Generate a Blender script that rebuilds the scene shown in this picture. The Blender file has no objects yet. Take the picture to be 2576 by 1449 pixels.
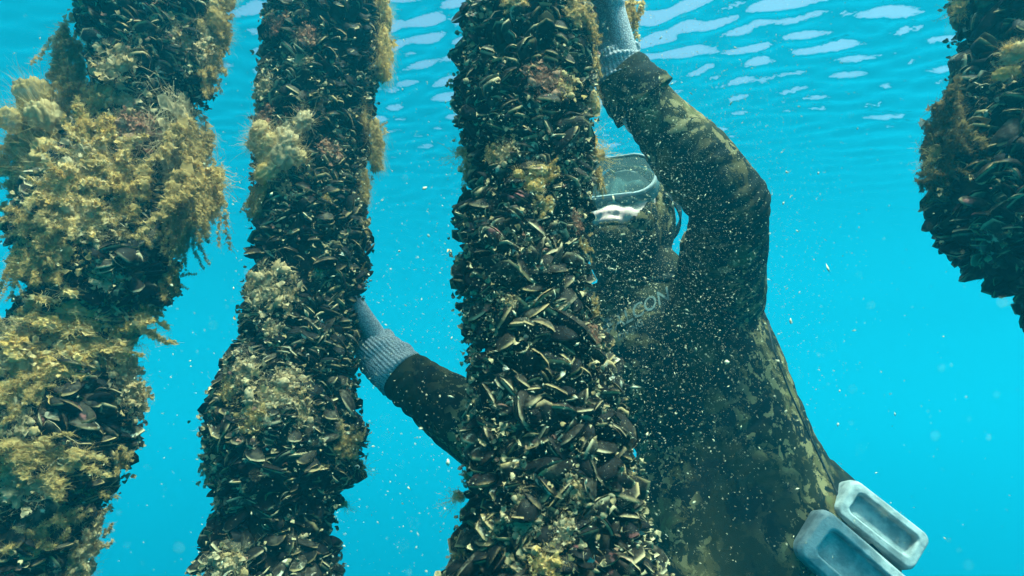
import bpy, bmesh, math, random
import numpy as np
from mathutils import Vector, Matrix, noise
from mathutils.bvhtree import BVHTree

R = math.radians
rng = np.random.default_rng(11)
random.seed(11)
SC = bpy.context.scene
COL = SC.collection

# ------------------------------------------------------------------ camera, world, sun, exposure
PITCH, HFOV, WPX, HPX = 15.0, 80.0, 2576.0, 1449.0
cam = bpy.data.cameras.new('camera'); cam.angle = R(HFOV); cam.dof.use_dof = True; cam.dof.focus_distance = .90; cam.dof.aperture_fstop = 9.0; cam.clip_start = 0.02; cam.clip_end = 2000
cam_o = bpy.data.objects.new('camera', cam); COL.objects.link(cam_o)
cam_o.rotation_euler = (R(90 + PITCH), 0, 0)
SC.camera = cam_o

SUN_DIR = Vector((0.26, -0.34, 0.905)).normalized()
world = bpy.data.worlds.new('World'); SC.world = world; world.use_nodes = True
wn = world.node_tree; bg = wn.nodes['Background']
sky = wn.nodes.new('ShaderNodeTexSky'); sky.sky_type = 'NISHITA'; sky.sun_disc = False; sky.dust_density = 9.0; sky.air_density = .8
sky.sun_elevation = math.asin(SUN_DIR.z); sky.sun_rotation = math.atan2(SUN_DIR.x, SUN_DIR.y)
wn.links.new(sky.outputs[0], bg.inputs[0]); bg.inputs[1].default_value = 0.15
sun = bpy.data.lights.new('sun', 'SUN'); sun.energy = 5.0; sun.angle = R(0.5 * 6); sun.color = (1.0, 0.90, 0.77)
sun_o = bpy.data.objects.new('sun', sun); COL.objects.link(sun_o)
sun_o.rotation_euler = SUN_DIR.to_track_quat('Z', 'Y').to_euler(); sun_o.location = SUN_DIR * 30
vs = SC.view_settings; vs.view_transform = 'Standard'; vs.look = 'None'; vs.gamma = 1; vs.exposure = 1.3
vs.use_curve_mapping = False
cy = SC.cycles
cy.use_denoising = True; cy.use_adaptive_sampling = True; cy.adaptive_threshold = .02; cy.max_bounces = 8; cy.diffuse_bounces = 1; cy.glossy_bounces = 2
cy.transmission_bounces = 4; cy.volume_bounces = 1; cy.transparent_max_bounces = 24
cy.caustics_reflective = False; cy.caustics_refractive = False; cy.sample_clamp_indirect = 4

# ------------------------------------------------------------------ helpers
FPX = WPX / 2 / math.tan(R(HFOV / 2))
FW = Vector((0, math.cos(R(PITCH)), math.sin(R(PITCH))))
UP = Vector((0, -math.sin(R(PITCH)), math.cos(R(PITCH))))
RT = Vector((1, 0, 0))
def P(px, py, Y):
    """point at world depth Y that stands at photograph position px, py (2576 wide)"""
    d = FW + RT * ((px - WPX / 2) / FPX) + UP * ((HPX / 2 - py) / FPX)
    return d * (Y / d.y)
def proj(v):
    v = Vector(v); d = v.dot(FW)
    return (WPX / 2 + FPX * v.dot(RT) / d, HPX / 2 - FPX * v.dot(UP) / d, d)
def tag(o, label=None, cat=None, kind=None, group=None):
    if label: o['label'] = label
    if cat: o['category'] = cat
    if kind: o['kind'] = kind
    if group: o['group'] = group
    return o
def link(name, me, mat=None, parent=None):
    o = bpy.data.objects.new(name, me); COL.objects.link(o)
    if mat is not None:
        me.materials.clear(); me.materials.append(mat)
    if parent: o.parent = parent
    return o
def empty(name, loc):
    o = bpy.data.objects.new(name, None); COL.objects.link(o); o.location = loc; o.empty_display_size = .1
    return o
def np_mesh(name, V, F, attrs=None, smooth=True):
    """V (n,3); F (m,k) with k = 3 or 4; attrs {name: per-vertex floats}"""
    V = np.asarray(V, np.float32); F = np.asarray(F, np.int32); k = F.shape[1]
    me = bpy.data.meshes.new(name)
    me.vertices.add(len(V)); me.vertices.foreach_set('co', V.ravel())
    me.loops.add(F.size); me.loops.foreach_set('vertex_index', F.ravel())
    me.polygons.add(len(F)); me.polygons.foreach_set('loop_start', np.arange(0, F.size, k, dtype=np.int32))
    me.update(calc_edges=True)
    if smooth: me.polygons.foreach_set('use_smooth', np.ones(len(F), bool))
    for n, a in (attrs or {}).items():
        at = me.attributes.new(n, 'FLOAT', 'POINT'); at.data.foreach_set('value', np.asarray(a, np.float32))
    me.validate(); return me
class Batch:
    def __init__(s): s.V = []; s.F = []; s.A = []; s.n = 0
    def add(s, V, F, A=None):
        s.V.append(V); s.F.append(np.asarray(F) + s.n); s.A.append(np.zeros(len(V)) if A is None else A); s.n += len(V)
    def mesh(s, name, attr=None, smooth=True):
        return np_mesh(name, np.vstack(s.V), np.vstack(s.F), {attr: np.concatenate(s.A)} if attr else None, smooth)

class NT:
    """small node-tree writer"""
    def __init__(s, name):
        s.m = bpy.data.materials.new(name); s.m.use_nodes = True; s.t = s.m.node_tree
        s.b = s.t.nodes['Principled BSDF']; s.out = s.t.nodes['Material Output']
    def n(s, typ, ins=None, **kw):
        nd = s.t.nodes.new('ShaderNode' + typ)
        for k, v in kw.items(): setattr(nd, k, v)
        for k, v in (ins or {}).items(): s.put(nd.inputs[k], v)
        return nd
    def put(s, sock, v):
        if hasattr(v, 'is_output') or isinstance(v, bpy.types.NodeSocket): s.t.links.new(v, sock)
        elif isinstance(v, bpy.types.Node): s.t.links.new(v.outputs[0], sock)
        elif isinstance(v, (tuple, list)) and len(v) == 3 and sock.type == 'RGBA': sock.default_value = (*v, 1)
        else: sock.default_value = v
    def noise(s, scale, detail=4, rough=.55, vec=None, dist=0):
        nd = s.n('TexNoise', {'Scale': scale, 'Detail': detail, 'Roughness': rough, 'Distortion': dist})
        if vec is not None: s.put(nd.inputs['Vector'], vec)
        return nd.outputs[0]
    def step(s, v, a, b, lo=0., hi=1.):
        nd = s.n('MapRange', {0: v, 1: a, 2: b, 3: lo, 4: hi}); nd.interpolation_type = 'SMOOTHSTEP'; return nd.outputs[0]
    def mix(s, f, a, b):
        nd = s.n('Mix', data_type='RGBA'); s.put(nd.inputs[0], f); s.put(nd.inputs[6], a); s.put(nd.inputs[7], b)
        return nd.outputs[2]
    def math(s, op, a, b=0.):
        nd = s.n('Math', {0: a, 1: b}, operation=op); return nd.outputs[0]
    def bump(s, h, strength=.5, dist=.005):
        return s.n('Bump', {'Height': h, 'Strength': strength, 'Distance': dist}).outputs[0]

# ------------------------------------------------------------------ materials
def mat_mussel():
    T = NT('mussel_shell')
    pos = T.n('NewGeometry'); isl = pos.outputs['Random Per Island']; wp = pos.outputs['Position']
    rnd = T.math('FRACT', T.math('ADD', T.n('ObjectInfo').outputs['Random'], isl))
    rim = T.n('Attribute', attribute_name='rim').outputs['Fac']
    n1 = T.noise(90, 5, .65, wp); n2 = T.noise(30, 4, .6, wp); n3 = T.noise(9, 3, .5, wp)
    base = T.mix(T.step(rnd, .0, 1.), (.006, .006, .006), (.018, .013, .009))
    # grey-brown film over part of the shell
    film = T.math('MULTIPLY', T.step(n1, .44, .66), T.step(rnd, .25, .85))
    c = T.mix(T.math('MULTIPLY', film, .85), base, (.085, .070, .047))
    # pale encrusted lip
    lipm = T.math('MULTIPLY', T.step(rim, .66, .92), T.step(T.math('ADD', n2, T.math('MULTIPLY', rnd, .35)), .56, .80))
    lipc = T.mix(T.step(n3, .4, .6), (.33, .22, .10), (.44, .34, .20))
    c = T.mix(lipm, c, lipc)
    # pink coralline spots and chalky barnacle crust on some shells
    pk = T.math('MULTIPLY', T.step(T.noise(55, 3, .5, wp), .6, .7), T.step(T.noise(5, 2, .5, wp), .5, .62))
    c = T.mix(T.math('MULTIPLY', pk, .8), c, (.26, .09, .08))
    ch = T.math('MULTIPLY', T.step(T.noise(70, 4, .6, wp), .55, .66), T.step(rnd, .86, .93))
    c = T.mix(ch, c, (.52, .46, .33))
    T.put(T.b.inputs['Base Color'], c); T.put(T.b.inputs['Roughness'], T.step(n1, .3, .7, .45, .8))
    T.b.inputs['IOR'].default_value = 1.15
    T.put(T.b.inputs['Normal'], T.bump(T.noise(260, 4, .6, wp), .6, .0015))
    return T.m
def mat_simple(name, col, rough=.8, ior=1.2, var=None, scale=60, bump=0., bscale=200):
    T = NT(name); wp = T.n('NewGeometry').outputs['Position']
    c = col if var is None else T.mix(T.step(T.noise(scale, 5, .6, wp), .38, .64), col, var)
    T.put(T.b.inputs['Base Color'], c); T.b.inputs['Roughness'].default_value = rough; T.b.inputs['IOR'].default_value = ior
    if bump: T.put(T.b.inputs['Normal'], T.bump(T.noise(bscale, 4, .6, wp), bump, .003))
    return T.m
def mat_algae(name, c1, c2, c3, clear=.15):
    T = NT(name); g = T.n('NewGeometry'); wp = g.outputs['Position']
    rnd = T.math('FRACT', T.math('ADD', T.n('ObjectInfo').outputs['Random'], T.math('MULTIPLY', g.outputs['Random Per Island'], .5)))
    c = T.mix(T.step(T.noise(40, 4, .6, wp), .35, .65), c1, c2)
    c = T.mix(T.step(rnd, .4, 1., 0, .7), c, c3)
    d = T.n('BsdfDiffuse', {'Color': c}); tr = T.n('BsdfTranslucent', {'Color': c}); tp = T.n('BsdfTransparent')
    m1 = T.n('MixShader', {0: .45, 1: d.outputs[0], 2: tr.outputs[0]})
    m2 = T.n('MixShader', {0: clear, 1: m1.outputs[0], 2: tp.outputs[0]}) if clear else m1
    T.t.links.new(m2.outputs[0], T.out.inputs[0]); return T.m
def mat_growth():
    T = NT('encrusting_growth'); g = T.n('NewGeometry'); wp = g.outputs['Position']; r = g.outputs['Random Per Island']
    c = T.mix(T.step(r, .0, .6), (.22, .15, .065), (.38, .29, .16))
    c = T.mix(T.step(r, .86, .90), c, (.20, .085, .06))
    c = T.mix(T.step(r, .96, .98), c, (.55, .50, .40))
    c = T.mix(T.step(T.noise(150, 3, .6, wp), .45, .65), c, (.09, .07, .04))
    T.put(T.b.inputs['Base Color'], c); T.b.inputs['Roughness'].default_value = .85; T.b.inputs['IOR'].default_value = 1.2
    return T.m
def mat_wetsuit():
    T = NT('camouflage_neoprene')
    co = T.n('TexCoord').outputs['Object']
    n1 = T.noise(9, 5, .62, co, .5); n2 = T.noise(22, 6, .7, co, .4); n3 = T.noise(46, 4, .65, co, .3); n4 = T.noise(5, 2, .5, co)
    c = T.mix(T.step(n1, .47, .53), (.008, .012, .011), (.022, .024, .013))
    c = T.mix(T.math('MULTIPLY', T.step(n2, .53, .57), T.step(n4, .38, .54, .15, 1.)), c, (.095, .072, .030))
    tan = T.math('MULTIPLY', T.step(n3, .54, .58), T.step(n4, .42, .56))
    c = T.mix(tan, c, (.21, .165, .078))
    c = T.mix(T.math('MULTIPLY', T.step(n2, .60, .63), T.step(n4, .50, .56)), c, (.11, .10, .04))
    T.put(T.b.inputs['Base Color'], c); T.b.inputs['Roughness'].default_value = .8; T.b.inputs['IOR'].default_value = 1.15
    T.put(T.b.inputs['Normal'], T.bump(T.math('ADD', T.noise(900, 2, .5, co), T.math('MULTIPLY', T.noise(30, 3, .5, co), 2.)), .35, .0015))
    return T.m
def mat_knit():
    T = NT('grey_knit'); co = T.n('TexCoord').outputs['Object']
    w = T.n('TexVoronoi', {'Vector': co, 'Scale': 520.0}).outputs['Distance']
    c = T.mix(T.step(w, .1, .7), (.58, .58, .60), (.26, .26, .28))
    T.put(T.b.inputs['Base Color'], c); T.b.inputs['Roughness'].default_value = .9; T.b.inputs['IOR'].default_value = 1.15
    T.put(T.b.inputs['Normal'], T.bump(w, .8, .001)); return T.m
M_MUS = mat_mussel()
M_CORE = mat_simple('byssus_mat', (.008, .009, .009), .9, 1.15, (.045, .035, .022), 45, .9, 130)
M_GROW = mat_growth()
M_GOLD = mat_algae('golden_algae', (.62, .36, .10), (.70, .47, .19), (.62, .46, .26), .0)
M_PALE = mat_algae('pale_algae', (.50, .35, .19), (.60, .45, .27), (.56, .35, .14), .0)
M_OLIVE = mat_algae('olive_algae', (.47, .30, .11), (.57, .39, .17), (.56, .35, .12), .30)
M_SHADED = mat_algae('shaded_algae', (.15, .10, .045), (.22, .155, .065), (.19, .12, .05), .25)  # algae darkened so the shade on rope d sits in its colour
M_RED = mat_algae('red_algae', (.32, .12, .07), (.42, .22, .13), (.46, .28, .18), .0)
M_SUIT = mat_wetsuit()
M_KNIT = mat_knit()
M_KNIT2 = mat_simple('stained_knit', (.15, .13, .10), .9, 1.15, (.30, .28, .25), 70, .6, 600)
M_SKIN = mat_simple('skin', (.76, .60, .54), .5, 1.25, (.70, .50, .45), 25, .1, 300)
M_LIP = mat_simple('lip_skin', (.72, .48, .45), .45, 1.25)
M_LEAD = mat_simple('grey_coated_lead', (.38, .42, .43), .6, 1.25, (.20, .23, .24), 34, .6, 70)
M_SLOT = mat_simple('slot_webbing', (.10, .12, .12), .8, 1.15, (.06, .075, .075), 60)
M_BELT = mat_simple('dark_webbing', (.02, .03, .03), .8, 1.15)
M_RUB = mat_simple('dark_rubber', (.012, .016, .017), .55, 1.2)
M_INK = mat_simple('pale_print', (.08, .115, .115), .8, 1.1)
def mat_clear(name, tint, mixf, rough=.1):
    T = NT(name); tp = T.n('BsdfTransparent', {'Color': tint}); T.b.inputs['Roughness'].default_value = rough
    T.put(T.b.inputs['Base Color'], tint); T.b.inputs['IOR'].default_value = 1.15
    m = T.n('MixShader', {0: mixf, 1: tp.outputs[0], 2: T.b.outputs[0]}); T.t.links.new(m.outputs[0], T.out.inputs[0]); return T.m
M_SKIRT = mat_clear('clear_silicone', (.30, .42, .43), .55, .25)
M_FRAME = mat_clear('clear_frame', (.50, .58, .60), .6, .3)
M_LENS = mat_clear('mask_glass', (.22, .36, .38), .15, .05)

# ------------------------------------------------------------------ the sea: surface, bed, hazy water
SURF_Z = 2.2
def wave(x, y):
    """height of the rippled surface, a sum of short crossing wavelets"""
    h = np.zeros_like(x); r = np.random.default_rng(5); d = np.hypot(x, y - 2)
    for k in range(34):                                   # short wavelets, long-crested across the view
        lam = .095 * 1.026 ** k * r.uniform(.9, 1.1); ang = R(70) + r.normal(0, .30)
        kx, ky = math.cos(ang) * 2 * math.pi / lam, math.sin(ang) * 2 * math.pi / lam
        ph = kx * x + ky * y + r.uniform(0, 6.28)
        cross = np.cos((-math.sin(ang) * x + math.cos(ang) * y) * 2 * math.pi / (lam * r.uniform(2.6, 5.0)) + r.uniform(0, 6.28))
        h += .100 * lam / 6.28 * np.sin(ph + .5 * np.sin(ph * .31)) * (.45 + .55 * cross) * np.clip(1.5 - d / 5.5, 0, 1)
    for k in range(6):                                    # low swell
        lam = 2.1 * 1.4 ** k; ang = R(75) + r.normal(0, .6)
        h += .008 * lam / 6.28 * np.sin((math.cos(ang) * x + math.sin(ang) * y) * 6.28 / lam + r.uniform(0, 6.28))
    return h
def make_surface():
    def axis(n, a, far):
        t = np.linspace(-1, 1, n); return np.sign(t) * (a * np.abs(t) + (far - a) * np.abs(t) ** 5)
    xs = axis(541, 5.4, 420); ys = axis(541, 5.4, 420) + 3.0
    X, Y = np.meshgrid(xs, ys); d = np.hypot(X, Y - 2)
    Z = SURF_Z + wave(X, Y) * np.clip(1.2 - d / 200, .0, 1)
    n = len(xs); i = np.arange(n * n).reshape(n, n)
    F = np.stack([i[:-1, :-1], i[:-1, 1:], i[1:, 1:], i[1:, :-1]], -1).reshape(-1, 4)
    T = NT('sea_surface'); wp = T.n('NewGeometry').outputs['Position']
    nrm = T.bump(T.noise(60, 0, .5, wp), 1.0, .0006)
    fr = T.n('Fresnel', {'IOR': 1.333, 'Normal': nrm}).outputs[0]
    gl = T.n('BsdfGlossy', {'Color': (1, 1, 1), 'Roughness': .24}); tp = T.n('BsdfTransparent', {'Color': (.86, 1, .95)})
    m = T.n('MixShader', {0: fr, 1: tp.outputs[0], 2: gl.outputs[0]}); T.t.links.new(m.outputs[0], T.out.inputs[0])
    o = link('water_surface', np_mesh('water_surface', np.stack([X.ravel(), Y.ravel(), Z.ravel()], 1), F), T.m)
    tag(o, kind='structure', label='bright rippled sea surface seen from below')
make_surface()
def make_bed():
    n = 60; t = np.linspace(-420, 420, n); X, Y = np.meshgrid(t, t)
    Z = -60 + .5 * np.sin(X * .2) * np.cos(Y * .17)
    i = np.arange(n * n).reshape(n, n); F = np.stack([i[:-1, :-1], i[:-1, 1:], i[1:, 1:], i[1:, :-1]], -1).reshape(-1, 4)
    o = link('seabed', np_mesh('seabed', np.stack([X.ravel(), Y.ravel(), Z.ravel()], 1), F), mat_simple('sand', (.25, .22, .15), .9, 1.2, (.18, .16, .1), 2))
    tag(o, kind='structure', label='sandy sea bed far below the mussel ropes')
make_bed()
HAZE_D, HAZE_COL, HAZE_ABS = .165, (.006, .214, .325), (0, .542, .694)
def make_haze():
    bm = bmesh.new(); bmesh.ops.create_cube(bm, size=1)
    me = bpy.data.meshes.new('haze'); bm.to_mesh(me); bm.free()
    T = NT('sea_water_haze'); v = T.n('VolumePrincipled', {'Color': HAZE_COL, 'Density': HAZE_D, 'Anisotropy': .30, 'Density Attribute': '', 'Temperature Attribute': '', 'Color Attribute': '', 'Absorption Color': HAZE_ABS})
    T.t.nodes.remove(T.b); T.t.links.new(v.outputs[0], T.out.inputs['Volume'])
    o = link('haze', me, T.m); z0, z1 = -61.6, SURF_Z + .35
    o.scale = (844, 844, z1 - z0); o.location = (0, 2, (z0 + z1) / 2)
    tag(o, kind='stuff', label='clear cyan sea water fading to blue with distance')
make_haze()

# ------------------------------------------------------------------ mussels
def mussel_variant(seed, N=14, fine=True):
    """pair of thin valves, hinge beak at the origin, broad end at +Y (length 1), more or less agape; attr rim = nearness to the lip"""
    r = np.random.default_rng(seed)
    gape = (0, .02, .05, .12, .20, .30, .0, .42)[seed % 8]
    t = np.linspace(0, 2 * np.pi, N, endpoint=False)
    wid = .27 * r.uniform(.88, 1.15); bend = r.uniform(-.08, .12)
    yy = .5 - .5 * np.cos(t)
    prof = wid * np.clip(yy, 0, 1) ** .55 * 1.25 * np.clip(1.06 - yy ** 4 * .55, 0, 1)
    xx = np.sign(np.sin(t)) * prof * np.where((t == 0) | (np.abs(t - np.pi) < 1e-6), 0, 1) * np.clip(np.abs(np.sin(t)) * 2.2, 0, 1) ** .7 + bend * np.sin(yy * np.pi)
    thick = .155 * r.uniform(.8, 1.25); V = []; A = []; cx, cy_ = bend * .6, .50
    jag = 1 + .035 * r.normal(size=N)
    def ring(sc, z, a):
        for k in range(N): V.append((cx + (xx[k] - cx) * sc * jag[k], cy_ + (yy[k] - cy_) * sc * (jag[k] if sc > .9 else 1), z * (1 + .08 * r.normal()))); A.append(a * (.15 + .85 * yy[k]))
    prof_r = [(1, .006, 1.0), (.90, thick * .38, .72), (.66, thick * .80, .3), (.32, thick, .05)] if fine else [(1, .006, 1.0), (.88, thick * .42, .70), (.55, thick * .88, .2)]
    for q in prof_r: ring(*q)
    nr = len(prof_r) - 1
    V.append((bend * .6, .46, thick * 1.02)); A.append(0); F = []
    for a_, b_ in [(q * N, q * N + N) for q in range(nr)]:
        for k in range(N):
            k2 = (k + 1) % N; F += [(a_ + k, a_ + k2, b_ + k2), (a_ + k, b_ + k2, b_ + k)]
    for k in range(N): F.append((nr * N + k, nr * N + (k + 1) % N, (nr + 1) * N))
    V = np.array(V); A = np.array(A); F = np.array(F)
    if gape > .1:      # cupped inside, so an open valve shows its thin edge
        inn = V.copy(); inn[:, 2] = inn[:, 2] * .72 - .004; inn[:, 0] = cx + (inn[:, 0] - cx) * .97; inn[:, 1] = cy_ + (inn[:, 1] - cy_) * .97
        m = len(V); rimq = [q for k in range(N) for q in ((m + k, m + (k + 1) % N, (k + 1) % N), (m + k, (k + 1) % N, k))]
        V = np.vstack([V, inn]); F = np.vstack([F, F[:, ::-1] + m, np.array(rimq)]); A = np.concatenate([A, A * .0 + .9])
    def tilt(v, g): 
        c, s_ = math.cos(g), math.sin(g); o = v.copy(); o[:, 1] = v[:, 1] * c - v[:, 2] * s_; o[:, 2] = v[:, 1] * s_ + v[:, 2] * c; return o
    m = len(V); top = tilt(V, gape / 2); bot = V * (1, 1, -1); bot = tilt(bot, -gape / 2)
    if seed % 8 == 7: return top, F, A                      # a lone empty valve
    return np.vstack([top, bot]), np.vstack([F, F[:, ::-1] + m]), np.concatenate([A, A])
MUS = [mussel_variant(s) for s in range(8)]
MUS_LOW = [mussel_variant(s, 9, False) for s in range(8)]
MUS_ME = []
for k, (v, f, a) in enumerate(MUS):
    me = np_mesh('mussel', v, f, {'rim': a}); me.materials.append(M_MUS); MUS_ME.append(me)

# ------------------------------------------------------------------ algae
def filament(r, p, d, length, width, nseg=6, droop=0., curl=.5):
    V = []; p = np.array(p, float); d = np.array(d, float); d /= np.linalg.norm(d) + 1e-9
    side = np.cross(d, r.normal(size=3)); side /= np.linalg.norm(side) + 1e-9
    for k in range(nseg + 1):
        w = width * (1 - .75 * k / nseg); V += [p - side * w, p + side * w]
        d = d + r.normal(size=3) * curl * .45; d[2] += droop * .3; d /= np.linalg.norm(d)
        p = p + d * length / nseg
    F = [(2 * k, 2 * k + 1, 2 * k + 3, 2 * k + 2) for k in range(nseg)]
    return np.array(V), np.array(F)
def blade(r, p, d, size, ruffle=.35, nu=5, nv=5):
    """crinkled fan-shaped frond"""
    d = np.array(d, float); d /= np.linalg.norm(d)
    s = np.cross(d, r.normal(size=3)); s /= np.linalg.norm(s); n = np.cross(s, d)
    ph = r.uniform(0, 6.28, 4); V = []
    for i in range(nv + 1):
        v = i / nv
        for j in range(nu + 1):
            u = (j / nu - .5) * 2; w = (.15 + .85 * math.sin(v * 2.0)) * .6
            z = ruffle * v * (math.sin(u * 4 + ph[0]) * .5 + math.sin(u * 7.5 + v * 5 + ph[1]) * .35 + .4 * math.sin(v * 4 + ph[2]))
            e = v * (1 + .12 * math.sin(u * 6 + ph[3])) * (1 - .25 * u * u)
            V.append(np.array(p) + size * (d * e + s * u * w + n * z))
    q = nu + 1
    F = [(i * q + j, i * q + j + 1, (i + 1) * q + j + 1, (i + 1) * q + j) for i in range(nv) for j in range(nu)]
    return np.array(V), np.array(F)
def lobe(r, c, rad, seed, sub=4, amp=.55):
    """billowy lump: a ball broken into folds"""
    bm = bmesh.new(); bmesh.ops.create_icosphere(bm, subdivisions=sub, radius=1)
    sh = Vector((seed * 7.3, seed * 1.7, seed * 3.1)); out = []
    for v in bm.verts:
        n = v.co.normalized()
        a = 1 - abs(noise.noise(n * 1.6 + sh)) * 2.2; b = 1 - abs(noise.noise(n * 4.2 + sh)) * 2.2; c3 = noise.noise(n * 10 + sh)
        out.append(n * (1 + amp * (a * .60 + b * .30 + c3 * .14 - .45)))
    V = np.array(out) * np.array(rad) + np.array(c); F = np.array([[v.index for v in f.verts] for f in bm.faces]); bm.free()
    return V, np.concatenate([F, F[:, 2:3]], 1)
def quads(B, name):
    F = np.vstack(B.F); V = np.vstack(B.V); t = F[:, 2] == F[:, 3]
    q = F[~t]; F3 = np.vstack([F[t][:, :3], q[:, [0, 1, 2]], q[:, [0, 2, 3]]]); return np_mesh(name, V, F3)
def tuft_puff(seed, nl=10, nf=1900, spread=1.0):
    """soft billowing cushion with a fuzz of fine filaments; radius about 1, root at the origin, +Y outward"""
    r = np.random.default_rng(seed); B = Batch()
    lobes = r.normal(size=(nl, 3)) * (.42, .22, .36) * spread + (0, .32, 0); lr = r.uniform(.16, .40, nl)
    for i in range(nl): B.add(*lobe(r, lobes[i], lr[i] * np.array((1.1, .85, .95)), seed * 10 + i, 4 if lr[i] > .24 else 3, .62))
    for k in range(34):
        i = r.integers(nl); d = r.normal(size=3); d /= np.linalg.norm(d)
        B.add(*blade(r, lobes[i] + d * lr[i] * .75, d, r.uniform(.08, .17), .6, 4, 3))
    for k in range(nf):
        i = r.integers(nl); d = r.normal(size=3); d /= np.linalg.norm(d)
        B.add(*filament(r, lobes[i] + d * lr[i] * .85, d, r.uniform(.15, .50) * (1 if r.uniform() < .8 else 1.7), .0055, 4, -.12, .7))
    return quads(B, 'algae_tuft')
def tuft_plume(seed, nbr=17, droop=-.10, flat=(.8, .55, .8), reach=1.0):
    """feathery plumes: curved branches dressed with fine side threads and small folded fronds"""
    r = np.random.default_rng(seed); B = Batch()
    for k in range(nbr):
        p = r.normal(size=3) * (.26, .06, .26); p[1] = abs(p[1])
        d = r.normal(size=3) * np.array(flat); d[1] = abs(d[1]) + .25; d /= np.linalg.norm(d); ln = reach * r.uniform(.45, 1.0); nn = 12
        for i in range(nn):
            t = i / nn; w = (.30 - .16 * t) * r.uniform(.7, 1.2)
            for j in range(13):
                e = r.normal(size=3) + d * .8; B.add(*filament(r, p + r.normal(size=3) * .02, e, w * r.uniform(.5, 1.4), .0062, 4, droop, 1.05))
            for j in range(3): B.add(*blade(r, p, r.normal(size=3) + d * .5, w * r.uniform(.3, .62), .7, 3, 3))
            d = d + r.normal(size=3) * .24; d[2] += droop; d /= np.linalg.norm(d); p = p + d * ln / nn
    return quads(B, 'algae_tuft')
def tuft_veil(seed):
    """long drooping plumes hanging from the origin down -Z about 2 long"""
    r = np.random.default_rng(seed); B = Batch()
    for k in range(13):
        p = np.array((r.normal() * .34, .08 + abs(r.normal()) * .10, -r.uniform(0, .5))); d = np.array((r.normal() * .25, r.normal() * .1, -1.)); ln = r.uniform(.9, 1.9); nn = 16
        for i in range(nn):
            t = i / nn; w = (.34 - .18 * t) * r.uniform(.7, 1.2)
            for j in range(12): B.add(*filament(r, p + r.normal(size=3) * .025, r.normal(size=3) * (1, .7, .6) + d * .9, w * r.uniform(.5, 1.5), .0062, 4, -.35, 1.0))
            for j in range(3): B.add(*blade(r, p, r.normal(size=3) * .8 + d, w * r.uniform(.3, .65), .7, 3, 3))
            d = d + r.normal(size=3) * (.22, .12, .1); d[2] -= .12; d /= np.linalg.norm(d); p = p + d * ln / nn
    return quads(B, 'algae_tuft')
def tuft_frond(seed, nb=80):
    """low cushion of small rounded folds, short soft fronds and fine threads"""
    r = np.random.default_rng(seed); B = Batch()
    for i in range(16):
        c = r.normal(size=3) * (.44, .10, .38); c[1] = abs(c[1]) + .05
        B.add(*lobe(r, c, r.uniform(.08, .24, 3) * np.array((1.2, .8, 1)), seed * 20 + i, 3, .8))
    for k in range(nb):
        d = r.normal(size=3) * (.8, .5, .7); d[1] = abs(d[1]) + .3
        p = r.normal(size=3) * (.42, .12, .36); p[1] = abs(p[1])
        B.add(*blade(r, p, d, r.uniform(.12, .34), .42, 7, 5))
    for k in range(900):
        d = r.normal(size=3); d[1] = abs(d[1]) + .2; p = r.normal(size=3) * (.46, .16, .40); p[1] = abs(p[1])
        B.add(*filament(r, p, d, r.uniform(.12, .42), .0065, 4, -.1, .9))
    return quads(B, 'algae_tuft')
def tuft_hang(seed, nb=90, nf=1800):
    """drooping veil: hangs from the origin down -Z about 2 long, 1 wide"""
    r = np.random.default_rng(seed); B = Batch()
    for i in range(9):
        z = -2 * (i + .5) / 9; w = .40 * (1 - .3 * abs(z) / 2)
        B.add(*lobe(r, (r.normal() * w * .6, .1 + r.normal() * .1, z), (w * r.uniform(.4, .8), .12, r.uniform(.18, .34)), seed * 10 + i, 3, 1.0))
    for k in range(nb):
        z = -2 * r.uniform(0, 1); w = .40 * (1 - .3 * abs(z) / 2)
        B.add(*blade(r, (r.normal() * w, .12 + r.normal() * .14, z), (r.normal() * .6, r.normal() * .4, -1), r.uniform(.12, .34), .5, 4, 4))
    for k in range(nf):
        z = -2 * r.uniform(0, 1); w = .48 * (1 - .3 * abs(z) / 2)
        B.add(*filament(r, (r.normal() * w, .12 + r.normal() * .18, z), (r.normal() * .9, r.normal() * .5, -.6), r.uniform(.25, .75), .0055, 5, -.4, .6))
    return quads(B, 'algae_tuft')
def tuft_wisp(seed):
    """a few long thin branching threads"""
    r = np.random.default_rng(seed); B = Batch()
    for k in range(26):
        V, F = filament(r, r.normal(size=3) * .06, (r.normal() * .5, .8, r.normal() * .5 - .3), r.uniform(1., 1.9), .018, 12, -.15, .45); B.add(V, F)
        for j in range(2, 24, 3):
            B.add(*filament(r, V[j], r.normal(size=3), r.uniform(.15, .4), .012, 4, -.1, .5))
    for k in range(8): B.add(*blade(r, r.normal(size=3) * .1, (r.normal() * .5, 1, r.normal() * .5), r.uniform(.3, .6)))
    return B.mesh('algae_tuft')
TUFT = {'p': [tuft_plume(s) for s in (1, 2, 3)] + [tuft_puff(4, 7, 1500)], 'f': [tuft_frond(s) for s in (11, 12, 13)],
        'h': [tuft_veil(s) for s in (21, 22)] + [tuft_hang(23)], 'w': [tuft_wisp(s) for s in (31, 32)]}
for l_ in TUFT.values():
    for me in l_: me.materials.append(M_GOLD)
def tuft(kind, mat, k, parent=None, name='algae_tuft'):
    o = link(name, TUFT[kind][k], None, parent); sl = o.material_slots[0]; sl.link = 'OBJECT'; sl.material = mat; return o

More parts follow.
